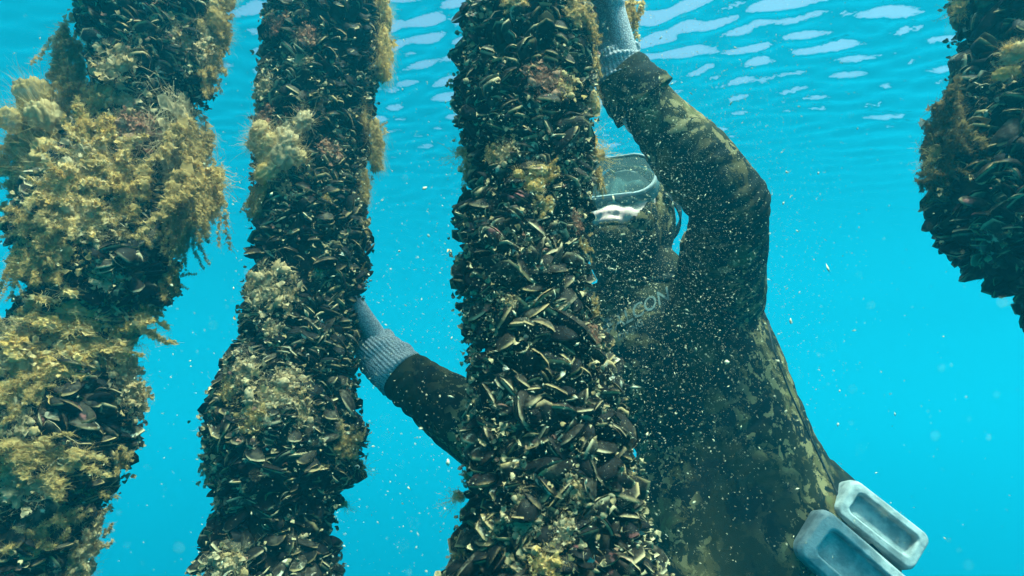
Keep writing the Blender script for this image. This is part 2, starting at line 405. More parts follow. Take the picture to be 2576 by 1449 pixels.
# ------------------------------------------------------------------ mussel ropes
ROPES = {
 'a': dict(Y=.86, rows=[(0,205,560),(100,230,530),(200,250,520),(300,240,430),(400,190,430),(500,110,440),(600,60,432),(700,80,428),(750,95,400),(800,80,350),(850,20,300),(900,-40,275),(950,-60,300),(1000,-60,328),(1100,-60,318),(1180,-60,298),(1250,-60,250),(1350,-70,228),(1449,-90,182)]),
 'b': dict(Y=.96, rows=[(0,685,960),(100,672,962),(200,665,945),(300,655,925),(400,650,918),(500,642,915),(600,650,925),(700,640,922),(750,625,892),(800,615,890),(850,615,898),(900,590,903),(950,560,895),(1000,545,890),(1050,530,912),(1100,532,915),(1150,540,912),(1200,550,902),(1250,555,862),(1300,552,840),(1350,520,818),(1400,500,848),(1449,490,850)]),
 'c': dict(Y=.73, rows=[(0,1170,1490),(100,1152,1490),(200,1147,1490),(300,1152,1488),(400,1180,1500),(450,1175,1495),(500,1157,1490),(600,1147,1478),(650,1140,1472),(700,1142,1488),(750,1152,1490),(800,1166,1500),(900,1180,1545),(1000,1180,1568),(1100,1168,1580),(1200,1170,1598),(1300,1165,1620),(1400,1145,1650),(1449,1110,1670)]),
 'd': dict(Y=.66, rows=[(0,2430,2760),(100,2450,2770),(200,2418,2775),(300,2392,2780),(400,2405,2785),(500,2362,2790),(560,2378,2800),(610,2405,2800),(650,2445,2800),(700,2505,2800),(750,2560,2800),(800,2612,2800),(860,2672,2795)]),
}
for k, d in ROPES.items():
    z = []; cx = []; rr = []
    for py, xl, xr in d['rows']:
        c = P((xl + xr) / 2, py, d['Y']); dep = c.dot(FW)
        z.append(c.z); cx.append(c.x); rr.append((xr - xl) / 2 * dep / FPX)
    z, cx, rr = (np.array(a)[::-1] for a in (z, cx, rr))
    lo = z[0] - .5 if k != 'd' else z[0] - .05
    d['z'] = np.concatenate([[lo, lo + .05], z, [z[-1] + .1, 1.04]])
    d['cx'] = np.concatenate([[cx[0], cx[0]], cx, [cx[-1], cx[-1] * .98]])
    d['r'] = np.concatenate([[.03, .08 if k != 'd' else .035], rr, [rr[-1], rr[-1] * .9]])
def rope_at(d, z):
    return np.interp(z, d['z'], d['cx']), np.interp(z, d['z'], d['r'])
M_ROPE = mat_simple('old_rope_fibre', (.10, .09, .06), .9, 1.15, (.04, .04, .03), 80, .6, 400)
def build_rope(key, label, tufts, seed):
    d = ROPES[key]; r = np.random.default_rng(seed); Y = d['Y']
    z0, z1 = d['z'][0], d['z'][-1]
    root = empty('mussel_rope', (float(rope_at(d, z0)[0]), Y, z0))
    tag(root, label, 'mussel rope', group='mussel ropes hanging in the water')
    inv = Matrix.Translation(-root.location)
    def put(name, me, mat=None):
        o = link(name, me, mat, root); return o
    # lumpy core of byssus threads and small shells
    nz, nt = 150, 56; V = []
    for i in range(nz):
        z = z0 + (z1 - z0) * i / (nz - 1); cx, rad = rope_at(d, z); rad = max(rad - .021, .012)
        for j in range(nt):
            a = 2 * math.pi * j / nt
            q = noise.fractal(Vector((math.cos(a) * 2.2, math.sin(a) * 2.2 + seed, z * 22)), .9, 2.1, 3) * .007
            V.append((cx + (rad + q) * math.cos(a), Y + (rad + q) * math.sin(a), z))
    F = [(i * nt + j, i * nt + (j + 1) % nt, (i + 1) * nt + (j + 1) % nt, (i + 1) * nt + j) for i in range(nz - 1) for j in range(nt)]
    o = put('core', np_mesh('core', V, F), M_CORE); o.matrix_parent_inverse = inv
    # strand of rope above the growth
    B = Batch(); cx = float(rope_at(d, z1)[0])
    nz2 = 240; V = []
    for i in range(nz2):
        z = z1 - .12 + (SURF_Z + .1 - z1) * i / nz2
        for j in range(12):
            a = 2 * math.pi * j / 12; q = .013 + .0025 * math.cos(3 * (a - z * 160)); V.append((cx + q * math.cos(a), Y + q * math.sin(a), z))
    F = [(i * 12 + j, i * 12 + (j + 1) % 12, (i + 1) * 12 + (j + 1) % 12, (i + 1) * 12 + j) for i in range(nz2 - 1) for j in range(12)]
    o = put('rope_strand', np_mesh('rope_strand', V, F), M_ROPE); o.matrix_parent_inverse = inv
    # shells
    items = []
    vis0 = P(1288, 1520, Y).z; vis1 = P(1288, -70, Y).z
    zs = np.linspace(z0 + .02, z1 - .02, 400); circ = np.interp(zs, d['z'], d['r']) * 2 * np.pi
    area = float(np.sum(circ) * (zs[1] - zs[0])); n = int(area * 4300)
    cdf = np.cumsum(circ); cdf /= cdf[-1]
    for k in range(n):
        z = float(np.interp(r.uniform(), cdf, zs)); a = r.uniform(0, 2 * math.pi)
        if not (vis0 < z < vis1) and r.uniform() < .6: continue
        if math.sin(a) > .35 and r.uniform() < .4: continue       # sparser on the far side
        cx, rad = rope_at(d, z)
        out = np.array((math.cos(a), math.sin(a), 0.)); tan = np.array((-math.sin(a), math.cos(a), 0.))
        L = float(np.clip(r.lognormal(math.log(.037 if key != 'c' else .039 + .010 * min(max((.35 - z) / .4, 0), 1)), .34), .016, .066))
        ax = out * r.uniform(.55, 1.) + tan * r.normal() * .42 + np.array((0, 0, 1.)) * (r.normal() * .42 - .12)
        ax /= np.linalg.norm(ax)
        nup = np.array((0, 0, 1.)) * 1.0 + tan * r.normal() * .75 + out * r.normal() * .4
        sx = np.cross(ax, nup); sx /= np.linalg.norm(sx); nz_ = np.cross(sx, ax)
        tip = np.array((cx, Y, z)) + out * (rad + r.normal() * .0045 - (.006 if L < .03 else 0))
        base = tip - ax * L
        items.append((L, a, base, np.stack([sx * L, ax * L, nz_ * L], 1), out, r.choice(8, p=(.21, .21, .18, .10, .05, .03, .17, .05))))
    sc = []
    for L, a, b, m, out, v in items:
        c = b + m[:, 1] * .8; px, py, dep = proj(c)
        face = float(np.dot(-c / np.linalg.norm(c), out))
        vis = -40 < px < WPX + 40 and -40 < py < HPX + 40 and face > .12
        sc.append(L / dep * (.35 + face) if vis else -1)
    order = np.argsort(sc)[::-1]; single = set(int(i) for i in order[:290] if sc[i] > 0)
    B = Batch()
    for i, (L, a, b, m, out, v) in enumerate(items):
        if i in single:
            o = link('mussel', MUS_ME[v], None, root); o.matrix_parent_inverse = inv
            M4 = Matrix.Identity(4)
            for q in range(3):
                for w in range(3): M4[q][w] = m[q, w]
                M4[q][3] = b[q]
            o.matrix_basis = M4
        else:
            vv, ff, aa = MUS_LOW[v]; B.add(vv @ m.T + b, ff, aa)
    o = put('mussel_mass', B.mesh('mussel_mass', 'rim'), M_MUS); o.matrix_parent_inverse = inv; o['kind'] = 'stuff'
    # crusts, curled shell edges and short turf on the shells
    B = Batch()
    for k in range(int(area * 4600)):
        z = float(np.interp(r.uniform(), cdf, zs)); a = r.uniform(0, 2 * math.pi); cx, rad = rope_at(d, z)
        if not (vis0 < z < vis1): continue
        if noise.noise(Vector((cx * 9 + math.cos(a) * 1.1, math.sin(a) * 1.1 + seed, z * 9))) < -.18: continue
        out = np.array((math.cos(a), math.sin(a), 0.)); tan = np.array((-math.sin(a), math.cos(a), 0.))
        p = np.array((cx, Y, z)) + out * (rad - .003 + r.normal() * .004)
        if r.uniform() < .30:   # curved sliver along a lip
            ln = r.uniform(.008, .028); w = r.uniform(.0008, .0026); bow = r.normal() * .35
            d1 = tan + np.array((0, 0, 1.)) * r.normal() * .6 + out * r.normal() * .35; d1 /= np.linalg.norm(d1)
            d2 = np.cross(d1, out); d2 /= np.linalg.norm(d2); Vv = []
            for s in range(6):
                u = s / 5 - .5; ww = w * (1 - (2 * u) ** 2 * .9) * r.uniform(.7, 1.3)
                c = p + d1 * u * ln + d2 * bow * ln * (u * u * 4 - 1) * .6 + out * (-abs(u) * ln * .4)
                Vv += [c - d2 * ww - out * ww, c + out * ww * .8, c + d2 * ww - out * ww]
            Ff = []
            for s in range(5): Ff += [(3 * s, 3 * s + 1, 3 * s + 4, 3 * s + 3), (3 * s + 1, 3 * s + 2, 3 * s + 5, 3 * s + 4)]
            B.add(np.array(Vv), np.array(Ff))
        else:
            for q in range(r.integers(1, 4)):
                dd = out * .8 + r.normal(size=3) * .6; B.add(*blade(r, p + r.normal(size=3) * .004, dd, r.uniform(.003, .008), .7, 3, 2))
            for q in range(3): B.add(*filament(r, p + r.normal(size=3) * .003, out + r.normal(size=3) * .7, r.uniform(.005, .013), .00022, 3, -.1, .7))
    o = put('encrusting_growth', B.mesh('encrusting_growth', smooth=False), M_GROW); o.matrix_parent_inverse = inv; o['kind'] = 'stuff'
    # tufts of algae
    for (px, py, size, kind, mat, *rest) in tufts:
        c0 = P(px, py, Y); cx, rad = rope_at(d, c0.z); s = size * c0.dot(FW) / FPX * (1.25 if kind in 'ph' else 1.1) * (1.14 if key == 'a' else 1.)
        dx = c0.x - cx
        # walk to the depth at which the sight line meets the rope's flank
        yy = Y
        for it in range(4):
            q = P(px, py, yy); cx, rad = rope_at(d, q.z); dx = q.x - cx
            yy = Y - math.sqrt(max(rad * rad - dx * dx, 0.)) * .97
        q = P(px, py, yy); out = Vector((q.x - cx, q.y - Y, 0)).normalized()
        if abs(dx) > rad: q = Vector((cx + math.copysign(rad * .9 + (abs(dx) - rad) * .8, dx), yy, q.z))
        o = tuft(kind, mat, r.integers(len(TUFT[kind])), root)
        rot = Vector((0, 1, 0)).rotation_difference(out).to_matrix()
        if kind in 'pf': rot = rot @ Matrix.Rotation(r.uniform(0, 6.28), 3, 'Y')
        else: rot = rot @ Matrix.Rotation(r.normal() * .15, 3, 'Y')
        sx = rest[0] if rest else 1.0
        S = Matrix.Diagonal((s * sx, s * (.8 if kind != 'w' else 1), s))
        if kind in 'pf' and sx != 1.0: rot = Vector((0, 1, 0)).rotation_difference(out).to_matrix()
        o.matrix_parent_inverse = inv; o.matrix_basis = Matrix.Translation(q) @ (rot @ S).to_4x4()
    return root
G, PA, OL, RD = M_GOLD, M_PALE, M_OLIVE, M_RED
build_rope('a', 'ragged mussel rope smothered in golden algae, nearest the picture\'s left edge', [
 (185,90,62,'h',OL,1.0),(165,150,62,'h',OL,1.2),(195,200,60,'h',OL,1.2),(200,60,40,'p',OL),(110,340,85,'p',OL,1.2),(60,330,70,'p',OL),(150,390,80,'p',G,1.3),(210,420,50,'f',PA),(30,400,75,'p',G,1.2),(70,380,60,'p',G),
 (20,480,70,'p',OL),(90,560,60,'p',OL),(230,350,60,'p',G),(300,155,48,'f',PA),(400,410,62,'p',G),(440,260,70,'h',PA,1.3),(500,300,75,'h',OL,1.4),
 (520,400,85,'h',OL,1.5),(560,440,46,'w',G),(555,455,60,'h',OL,1.4),(480,540,50,'h',OL),(470,400,60,'p',OL),(470,490,60,'h',OL,1.2),(470,130,55,'f',PA),(520,100,50,'p',OL),(550,30,50,'p',OL),(440,80,45,'f',PA),(500,190,50,'p',OL),
 (240,565,48,'f',PA),(190,490,75,'p',G),(320,490,62,'p',G),(290,440,55,'f',OL),(330,615,40,'f',RD),(340,330,45,'f',RD),(380,340,38,'f',RD),(70,620,44,'h',OL),(100,660,36,'w',OL),
 (110,680,50,'p',OL),(350,700,45,'p',OL),(230,790,85,'p',G,1.5),(150,860,90,'p',G,1.3),(290,760,50,'p',OL),(40,870,60,'p',PA),(110,930,60,'f',G),(330,850,40,'w',OL),
 (240,950,55,'f',PA),(290,1000,45,'f',PA),(90,1150,70,'p',OL,1.5),(180,1140,45,'f',PA),(300,1150,35,'p',OL),(140,1270,70,'p',OL),(180,1360,50,'p',PA),(60,1220,50,'f',PA),(110,1350,50,'p',OL),(40,1060,40,'f',PA),
 (420,170,40,'f',PA),(90,420,70,'p',G),(260,400,60,'p',G),(140,520,62,'p',G),(300,560,48,'p',OL),(370,470,50,'p',G),(200,850,60,'p',G),(90,800,50,'p',OL),(260,900,46,'p',OL),(60,980,46,'p',OL),(120,1420,46,'p',OL),(470,60,40,'p',OL),(250,250,45,'f',OL),(320,250,40,'f',PA),(150,620,50,'f',OL),(270,680,36,'f',PA),(390,590,30,'f',RD)], 3)
build_rope('b', 'mussel rope gripped by the low gloved hand', [
 (700,365,62,'p',PA,1.0),(690,400,50,'p',G),(668,218,34,'f',PA),(650,262,40,'f',G),(668,300,30,'f',RD),(965,305,48,'h',OL),(960,360,42,'p',OL),(935,430,34,'h',OL),(915,260,30,'h',OL),
 (985,80,50,'h',G),(965,25,45,'p',G),(670,460,34,'h',OL),(650,520,30,'p',OL),(716,478,22,'p',PA),(820,505,16,'f',OL),(685,725,55,'f',PA),(640,722,34,'f',PA),(720,745,36,'p',PA),(800,690,17,'f',PA),
 (615,930,45,'f',PA),(690,1010,55,'f',PA),(720,960,36,'f',PA),(525,1105,48,'p',OL),(515,1160,46,'p',G),(505,1180,36,'f',PA),(640,1045,36,'f',OL),(870,1120,50,'p',OL),(905,1170,34,'w',OL),(570,1425,48,'f',PA),
 (925,690,20,'p',OL),(930,575,18,'p',OL),(642,632,16,'p',OL),(750,1030,34,'f',PA),(700,60,30,'f',RD),(770,95,26,'f',RD),(760,150,22,'f',PA),(830,380,26,'f',RD),(730,330,20,'f',PA),(880,1270,24,'w',OL),(690,830,25,'f',PA),(580,980,30,'f',OL),(760,1380,30,'f',PA)], 5)
build_rope('c', 'thick mussel rope hanging in front of the diver', [
 (1290,8,34,'p',G),(1440,25,46,'p',G),(1480,75,44,'p',OL),(1370,205,42,'f',RD),(1425,215,34,'f',G),(1485,255,30,'p',G),(1165,370,40,'h',OL,.8),(1150,385,40,'w',OL),(1345,455,30,'p',G),(1385,440,26,'p',G),
 (1372,512,30,'p',G),(1495,355,40,'w',G),(1510,390,44,'w',G),(1520,420,34,'h',OL),(1485,632,36,'p',G),(1465,620,28,'p',OL),(1492,780,30,'p',OL),(1270,385,30,'f',PA),(1450,560,22,'f',RD),(1140,1385,48,'p',OL),(1150,1330,44,'h',OL),
 (1135,1250,40,'w',OL),(1160,1205,34,'p',OL),(1490,850,26,'f',RD),(1240,390,24,'f',OL),(1280,760,20,'f',PA),(1330,1260,30,'f',PA),(1450,1230,28,'f',PA),(1380,1420,40,'f',G),(1230,1330,30,'f',PA),(1320,1310,34,'f',PA),(1420,1330,30,'f',PA),(1500,120,44,'h',OL)], 7)
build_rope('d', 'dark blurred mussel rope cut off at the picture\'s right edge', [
 (2555,160,42,'p',G),(2480,240,80,'h',M_SHADED,1.2),(2460,330,70,'h',M_SHADED,1.3),(2400,270,36,'p',M_SHADED),(2370,360,45,'w',M_SHADED),(2330,395,44,'w',OL),(2430,450,50,'p',M_SHADED),(2500,400,60,'p',M_SHADED),(2440,20,40,'w',OL),(2560,300,60,'h',M_SHADED),(2540,80,50,'p',M_SHADED),(2400,340,36,'h',M_SHADED)], 9)

# ------------------------------------------------------------------ the diver
def bm_loft(bm, rings):
    """rings: list of lists of points, all the same length; closed at both ends"""
    vs_ = [[bm.verts.new(p) for p in r] for r in rings]; n = len(rings[0])
    for a, b in zip(vs_, vs_[1:]):
        for j in range(n): bm.faces.new((a[j], a[(j + 1) % n], b[(j + 1) % n], b[j]))
    bm.faces.new(vs_[0][::-1]); bm.faces.new(vs_[-1])
def ring(c, ax1, ax2, n=28):
    return [c + ax1 * math.cos(2 * math.pi * j / n) + ax2 * math.sin(2 * math.pi * j / n) for j in range(n)]
def limb(bm, pts, rad, n=24):
    """round tapering tube with ball ends through the given joints"""
    P3 = []; Rr = []
    for i in range(len(pts) - 1):
        for t in np.linspace(0, 1, 9)[:-1]:
            P3.append(pts[i].lerp(pts[i + 1], t)); s = t * t * (3 - 2 * t); Rr.append(rad[i] * (1 - s) + rad[i + 1] * s)
    P3.append(pts[-1]); Rr.append(rad[-1]); rings = []
    for i, p in enumerate(P3):
        t = (P3[min(i + 1, len(P3) - 1)] - P3[max(i - 1, 0)]).normalized()
        a = t.orthogonal().normalized() if i == 0 else (a - t * a.dot(t)).normalized()
        rings.append(ring(p, a * Rr[i], t.cross(a) * Rr[i], n))
    bm_loft(bm, rings)
    for p, q in ((pts[0], rad[0]), (pts[-1], rad[-1])): ball(bm, p, q)
def ball(bm, c, r3, M=None, sub=3):
    r3 = (r3, r3, r3) if not hasattr(r3, '__len__') else r3
    m = (M.to_4x4() if M else Matrix.Identity(4))
    bmesh.ops.create_icosphere(bm, subdivisions=sub, radius=1, matrix=Matrix.Translation(c) @ m @ Matrix.Diagonal((*r3, 1)))
def fuse(bm, voxel, smooth):
    me = bpy.data.meshes.new('t'); bmesh.ops.recalc_face_normals(bm, faces=bm.faces); bm.to_mesh(me); bm.free()
    o = bpy.data.objects.new('t', me); COL.objects.link(o)
    m = o.modifiers.new('r', 'REMESH'); m.mode = 'VOXEL'; m.voxel_size = voxel
    m = o.modifiers.new('s', 'SMOOTH'); m.iterations = smooth; m.factor = .5
    dg = bpy.context.evaluated_depsgraph_get(); out = bpy.data.meshes.new_from_object(o.evaluated_get(dg))
    bpy.data.objects.remove(o); bpy.data.meshes.remove(me)
    out.polygons.foreach_set('use_smooth', np.ones(len(out.polygons), bool)); return out
# head frame: u = diver's left (picture right), v = crown, w = face
TILT, YAW, ROLL = R(40), R(-14), R(-6)
TOC = -P(1578, 560, 1.07).normalized()
up0 = (UP - TOC * UP.dot(TOC)).normalized(); rt0 = up0.cross(TOC)
Hw = (TOC * math.cos(TILT) + up0 * math.sin(TILT)); Hv = (up0 * math.cos(TILT) - TOC * math.sin(TILT)); Hu = rt0.copy()
q = Matrix.Rotation(YAW, 3, Hv); Hw = q @ Hw; Hu = q @ Hu
q = Matrix.Rotation(ROLL, 3, Hw); Hu = q @ Hu; Hv = q @ Hv
Hc = P(1578, 560, 1.07)
HM = Matrix((Hu, Hv, Hw)).transposed()
def H(u, v, w): return Hc + HM @ Vector((u, v, w))
# joints
ELB_L, WR_L, SH_L = P(1838, 512, .85), P(1560, 190, .805), P(1812, 745, 1.09)
SH_R, ELB_R, WR_R = P(1470, 830, 1.10), P(1292, 1138, .99), P(958, 905, 1.01)
def diver_body():
    bm = bmesh.new()
    # torso: elliptical sections from shoulders to hips (centre, half width, half depth)
    secs = [((1660, 705), .085, .075), ((1672, 755), .150, .100), ((1690, 810), .192, .118), ((1745, 930), .182, .128), ((1815, 1085), .168, .122), ((1850, 1235), .205, .124), ((1925, 1390), .250, .132), ((1985, 1510), .272, .134), ((2040, 1620), .20, .11)]
    cs = [P(c[0], c[1], 1.13) for c, _, _ in secs]; rings = []
    N = 5; C2 = []; A2 = []; B2 = []
    for i in range(len(cs) - 1):
        for t in np.linspace(0, 1, N + 1)[:-1]:
            s = t * t * (3 - 2 * t); C2.append(cs[i].lerp(cs[i + 1], t)); A2.append(secs[i][1] * (1 - s) + secs[i + 1][1] * s); B2.append(secs[i][2] * (1 - s) + secs[i + 1][2] * s)
    C2.append(cs[-1]); A2.append(secs[-1][1]); B2.append(secs[-1][2])
    for i, c in enumerate(C2):
        t = (C2[min(i + 1, len(C2) - 1)] - C2[max(i - 1, 0)]).normalized()
        side = Vector((.93, .36, .0)); side = (side - t * side.dot(t)).normalized(); dep = t.cross(side)
        rings.append(ring(c, side * A2[i], dep * B2[i], 40))
    bm_loft(bm, rings)
    # shoulders, arms
    limb(bm, [P(1700, 770, 1.13), SH_L], [.075, .075]); limb(bm, [SH_L, SH_L.lerp(ELB_L, .5), ELB_L], [.078, .067, .056])
    limb(bm, [ELB_L, ELB_L.lerp(WR_L, .3), ELB_L.lerp(WR_L, .75), WR_L], [.056, .058, .043, .034])
    limb(bm, [P(1640, 790, 1.13), SH_R], [.075, .072]); limb(bm, [SH_R, SH_R.lerp(ELB_R, .5), ELB_R], [.072, .064, .060])
    limb(bm, [ELB_R, ELB_R.lerp(WR_R, .3), ELB_R.lerp(WR_R, .75), WR_R], [.060, .060, .046, .030])
    # neck and head
    limb(bm, [P(1665, 760, 1.13), H(0, -.06, -.03)], [.078, .063])
    ball(bm, H(0, .012, -.015), (.078, .105, .100), HM)
    ball(bm, H(0, -.050, .025), (.064, .062, .066), HM); ball(bm, H(0, -.088, .066), (.030, .022, .026), HM)
    for s in (-1, 1):
        ball(bm, H(s * .042, -.038, .060), (.024, .034, .026), HM)
        ball(bm, H(s * .027, -.050, .078), (.016, .018, .018), HM)
        ball(bm, H(s * .034, .014, .078), (.018, .014, .012), HM)
    limb(bm, [H(0, .03, .080), H(0, -.018, .092)], [.009, .011], 12); ball(bm, H(0, -.020, .092), (.016, .009, .010), HM)
    ball(bm, H(0, -.045, .086), (.026, .014, .014), HM)
    ball(bm, H(0, -.0545, .0955), (.024, .0058, .0085), HM); ball(bm, H(0, -.0695, .0925), (.021, .0068, .0085), HM)
    # legs
    for s, kx in ((-1, 2010), (1, 2170)):
        hip = P(kx, 1560, 1.13 + .02 * s); kn = hip + Vector((.20 + .05 * s, .10, -.40)); an = kn + Vector((.12, .22, -.36))
        limb(bm, [hip, hip.lerp(kn, .5), kn], [.095, .085, .062]); limb(bm, [kn, kn.lerp(an, .3), an], [.062, .062, .042])
        limb(bm, [an, an + Vector((.05, .16, -.12))], [.042, .034])
    return fuse(bm, .0042, 4)
body_me = diver_body()
def folds(me):
    """soft creases where the suit bends: elbows, armpit, waist"""
    me.update(); tors = (P(1945, 1400, 1.13) - P(1745, 930, 1.13)).normalized(); w0 = P(1815, 1085, 1.13)
    spots = [(ELB_L, (WR_L - SH_L).normalized(), .10, .010, .022), (ELB_R, (WR_R - SH_R).normalized(), .11, .010, .022), (SH_L, (SH_L - ELB_L).normalized(), .13, .010, .028), (SH_R, (SH_R - ELB_R).normalized(), .12, .009, .026), (w0, tors, .17, .009, .042), (P(1925, 1330, 1.13), tors, .16, .009, .036), (ELB_L.lerp(WR_L, .65), (WR_L - ELB_L).normalized(), .09, .005, .020), (ELB_R.lerp(WR_R, .7), (WR_R - ELB_R).normalized(), .09, .005, .020)]
    nrm = np.zeros(len(me.vertices) * 3, np.float32); me.vertices.foreach_get('normal', nrm); nrm = nrm.reshape(-1, 3)
    pos = np.zeros(len(me.vertices) * 3, np.float32); me.vertices.foreach_get('co', pos); pos = pos.reshape(-1, 3)
    for i in range(len(pos)):
        co = Vector(pos[i])
        if (co - Hc).length < .13: continue
        d = 0.
        for c, ax, sig, amp, lam in spots:
            q = co - c; g = q.length_squared / (sig * sig)
            if g < 4:
                n = noise.noise(co * 14) * 2.2 + noise.noise(co * 5 + Vector((3, 1, 2))) * 3.0
                d += amp * math.exp(-g) * (abs(math.sin(q.dot(ax) * math.pi / lam + n)) - .6) * (.5 + noise.noise(co * 9 + Vector((7, 7, 1))) )
        pos[i] += nrm[i] * d
    me.vertices.foreach_set('co', pos.ravel()); me.update()
folds(body_me)
body = link('person', body_me); base_loc = P(2060, 1600, 1.13)
tag(body, 'diver in hooded camouflage wetsuit reaching for the ropes with both arms', 'person')
for m in (M_SUIT, M_SKIN, M_LIP): body_me.materials.append(m)
HMi = HM.transposed()
idx = np.zeros(len(body_me.polygons), np.int32)
for p in body_me.polygons:
    l = HMi @ (p.center - Hc)
    if l.z > .0 and abs(l.x) < .12 and abs(l.y) < .14 and (l.x / .066) ** 2 + ((l.y + .012) / .083) ** 2 < 1:
        idx[p.index] = 2 if (l.z > .088 and abs(l.x) < .025 and (-.0615 < l.y < -.047 or -.078 < l.y < -.0645)) else 1
body_me.polygons.foreach_set('material_index', idx)
def part(name, me, mat, parent=body):
    return link(name, me, mat, parent)
# hood: a shell of neoprene over the head with an opening for the face
def make_hood():
    bm = bmesh.new(); bm.from_mesh(body_me); bm.normal_update(); kill = []
    for f in bm.faces:
        l = HMi @ (f.calc_center_median() - Hc)
        ok = -.12 < l.y < .2 and abs(l.x) < .12 and l.z < .13 and l.z > -.14 and (f.calc_center_median() - Hc).length < .145
        if (l.z > 0 and (l.x / .062) ** 2 + ((l.y + .001) / .074) ** 2 < 1) or not ok: kill.append(f)
    bmesh.ops.delete(bm, geom=kill, context='FACES')
    for v in bm.verts: v.co += v.normal * .0065
    me = bpy.data.meshes.new('hood'); bm.to_mesh(me); bm.free()
    o = part('hood', me, M_SUIT); md = o.modifiers.new('s', 'SOLIDIFY'); md.thickness = .006; md.offset = -1
    me.polygons.foreach_set('use_smooth', np.ones(len(me.polygons), bool))
make_hood()
# mask
def rrect(w, h, r, n=8):
    pts = []
    for cx, cy_, a0 in ((w - r, h - r, 0), (-w + r, h - r, 90), (-w + r, -h + r, 180), (w - r, -h + r, 270)):
        for k in range(n): a = R(a0 + 90 * k / (n - 1)); pts.append((cx + r * math.cos(a), cy_ + r * math.sin(a)))
    return pts
def mask_ring(prof):
    """prof: list of (scale_w, scale_h, w) closed or open section swept round a rounded rectangle"""
    bm = bmesh.new(); rows = []
    for (w, h, z) in prof:
        row = []
        for (x, y) in rrect(w, h, min(w, h) * .88):
            pinch = -.005 * math.exp(-(x / .02) ** 2) if y < 0 else 0        # pocket for the nose dips low
            row.append(bm.verts.new(H(x, .022 + y + pinch, z - 2.4 * x * x + (.006 * math.exp(-(x / .022) ** 2) if y < -.01 else 0))))
        rows.append(row)
    n = len(rows[0])
    for a, b in zip(rows, rows[1:]):
        for j in range(n): bm.faces.new((a[j], a[(j + 1) % n], b[(j + 1) % n], b[j]))
    me = bpy.data.meshes.new('m'); bm.to_mesh(me); bm.free(); me.polygons.foreach_set('use_smooth', np.ones(len(me.polygons), bool)); return me
mask = part('dive_mask', mask_ring([(.072, .047, .100), (.074, .049, .103), (.074, .049, .107), (.072, .047, .109), (.069, .044, .108), (.069, .044, .102), (.072, .047, .100)]), M_FRAME)
mask['label'] = 'low dive mask with a clear frame'
o = part('skirt', mask_ring([(.072, .047, .104), (.070, .047, .096), (.068, .048, .086), (.069, .050, .074)]), M_SKIRT, mask)
o.modifiers.new('s', 'SOLIDIFY').thickness = .0025; o['label'] = 'clear silicone mask skirt'
o = part('lens', mask_ring([(.070, .045, .106), (.04, .025, .107), (.001, .0006, .108)]), M_LENS, mask)
def strap():
    bm = bmesh.new(); n = 40; rows = []
    for k in range(n):
        a = R(-35 + 250 * k / (n - 1)) ; c = Vector((math.cos(a), 0, -math.sin(a)))
        row = [bm.verts.new(H(c.x * q, .03 + y, c.z * q * 1.12 - .015)) for q, y in ((.0905, -.012), (.0935, -.012), (.0935, .012), (.0905, .012))]; rows.append(row)
    for a, b in zip(rows, rows[1:]):
        for j in range(4): bm.faces.new((a[j], a[(j + 1) % 4], b[(j + 1) % 4], b[j]))
    me = bpy.data.meshes.new('strap'); bm.to_mesh(me); bm.free(); return me
part('strap', strap(), M_RUB, mask)
# gloves
def glove(wrist, toward, palm, curl, splay, thumb_side, scale=1.08):
    """wrist point, direction of the hand, direction the palm faces"""
    y = toward.normalized(); z = -(palm - y * palm.dot(y)).normalized(); x = y.cross(z) * thumb_side
    f = lambda a, b, c: wrist + (x * a + y * b + z * c) * scale
    bm = bmesh.new()
    limb(bm, [f(0, -.035, 0), f(0, .012, 0)], [.031 * scale, .029 * scale], 16)
    for a in (-.026, -.009, .009, .026): limb(bm, [f(a * .75, .008, 0), f(a, .088 - abs(a - .004) * .25, 0)], [.0175 * scale, .0135 * scale], 14)
    for k, (a, ln) in enumerate(((.030, .070), (.010, .080), (-.011, .074), (-.031, .058))):
        p = f(a, .090 - abs(a - .004) * .3, 0); ang = R(12 + 4 * k); pts = [p]; sp = (k - 1.5) * -splay
        for s, fr in enumerate((.46, .31, .23)):
            ang += curl[s]
            pts.append(pts[-1] + (y * math.cos(ang) + x * sp * math.cos(ang) - z * math.sin(ang)) * ln * fr * 1.08 * scale)
        limb(bm, pts, [.0115 * scale, .0105 * scale, .0098 * scale, .0082 * scale], 12)
    p = f(.028, .022, -.006)
    limb(bm, [p, f(.052, .048, -.022), f(.056, .078, -.034), f(.046, .100, -.046)], [.016 * scale, .0135 * scale, .0115 * scale, .009 * scale], 12)
    return fuse(bm, .0022, 4)
def cuff_mesh(a, b, r0, r1, ribs, depth, n=168, m=14, wav=0.):
    t = (b - a).normalized(); u = t.orthogonal().normalized(); v = t.cross(u); V = []
    prof = [(i / (m - 1), 0) for i in range(m)] + [(1, -.004)]
    for s, off in prof:
        for j in range(n):
            th = 2 * math.pi * j / n
            q = r0 + (r1 - r0) * s + off + depth * math.cos(ribs * th) + wav * math.sin(th * 3 + s * 9) + wav * .8 * math.sin(s * 21 + th)
            V.append(a.lerp(b, s) + (u * math.cos(th) + v * math.sin(th)) * q)
    k = len(prof); F = [(i * n + j, i * n + (j + 1) % n, (i + 1) * n + (j + 1) % n, (i + 1) * n + j) for i in range(k - 1) for j in range(n)]
    return np_mesh('cuff', V, F)
# low hand on the second rope: the fingers wrap round its far side
d_r = (P(872, 772, 1.045) - WR_R)
g1 = part('glove', glove(WR_R + d_r * .12, d_r, Vector((-.80, -.55, -.1)), (R(24), R(38), R(30)), .10, -1), M_KNIT)
part('cuff', cuff_mesh(WR_R + d_r * .22, WR_R.lerp(ELB_R, .17), .0385, .043, 40, .0009, wav=.0016), M_KNIT, g1)
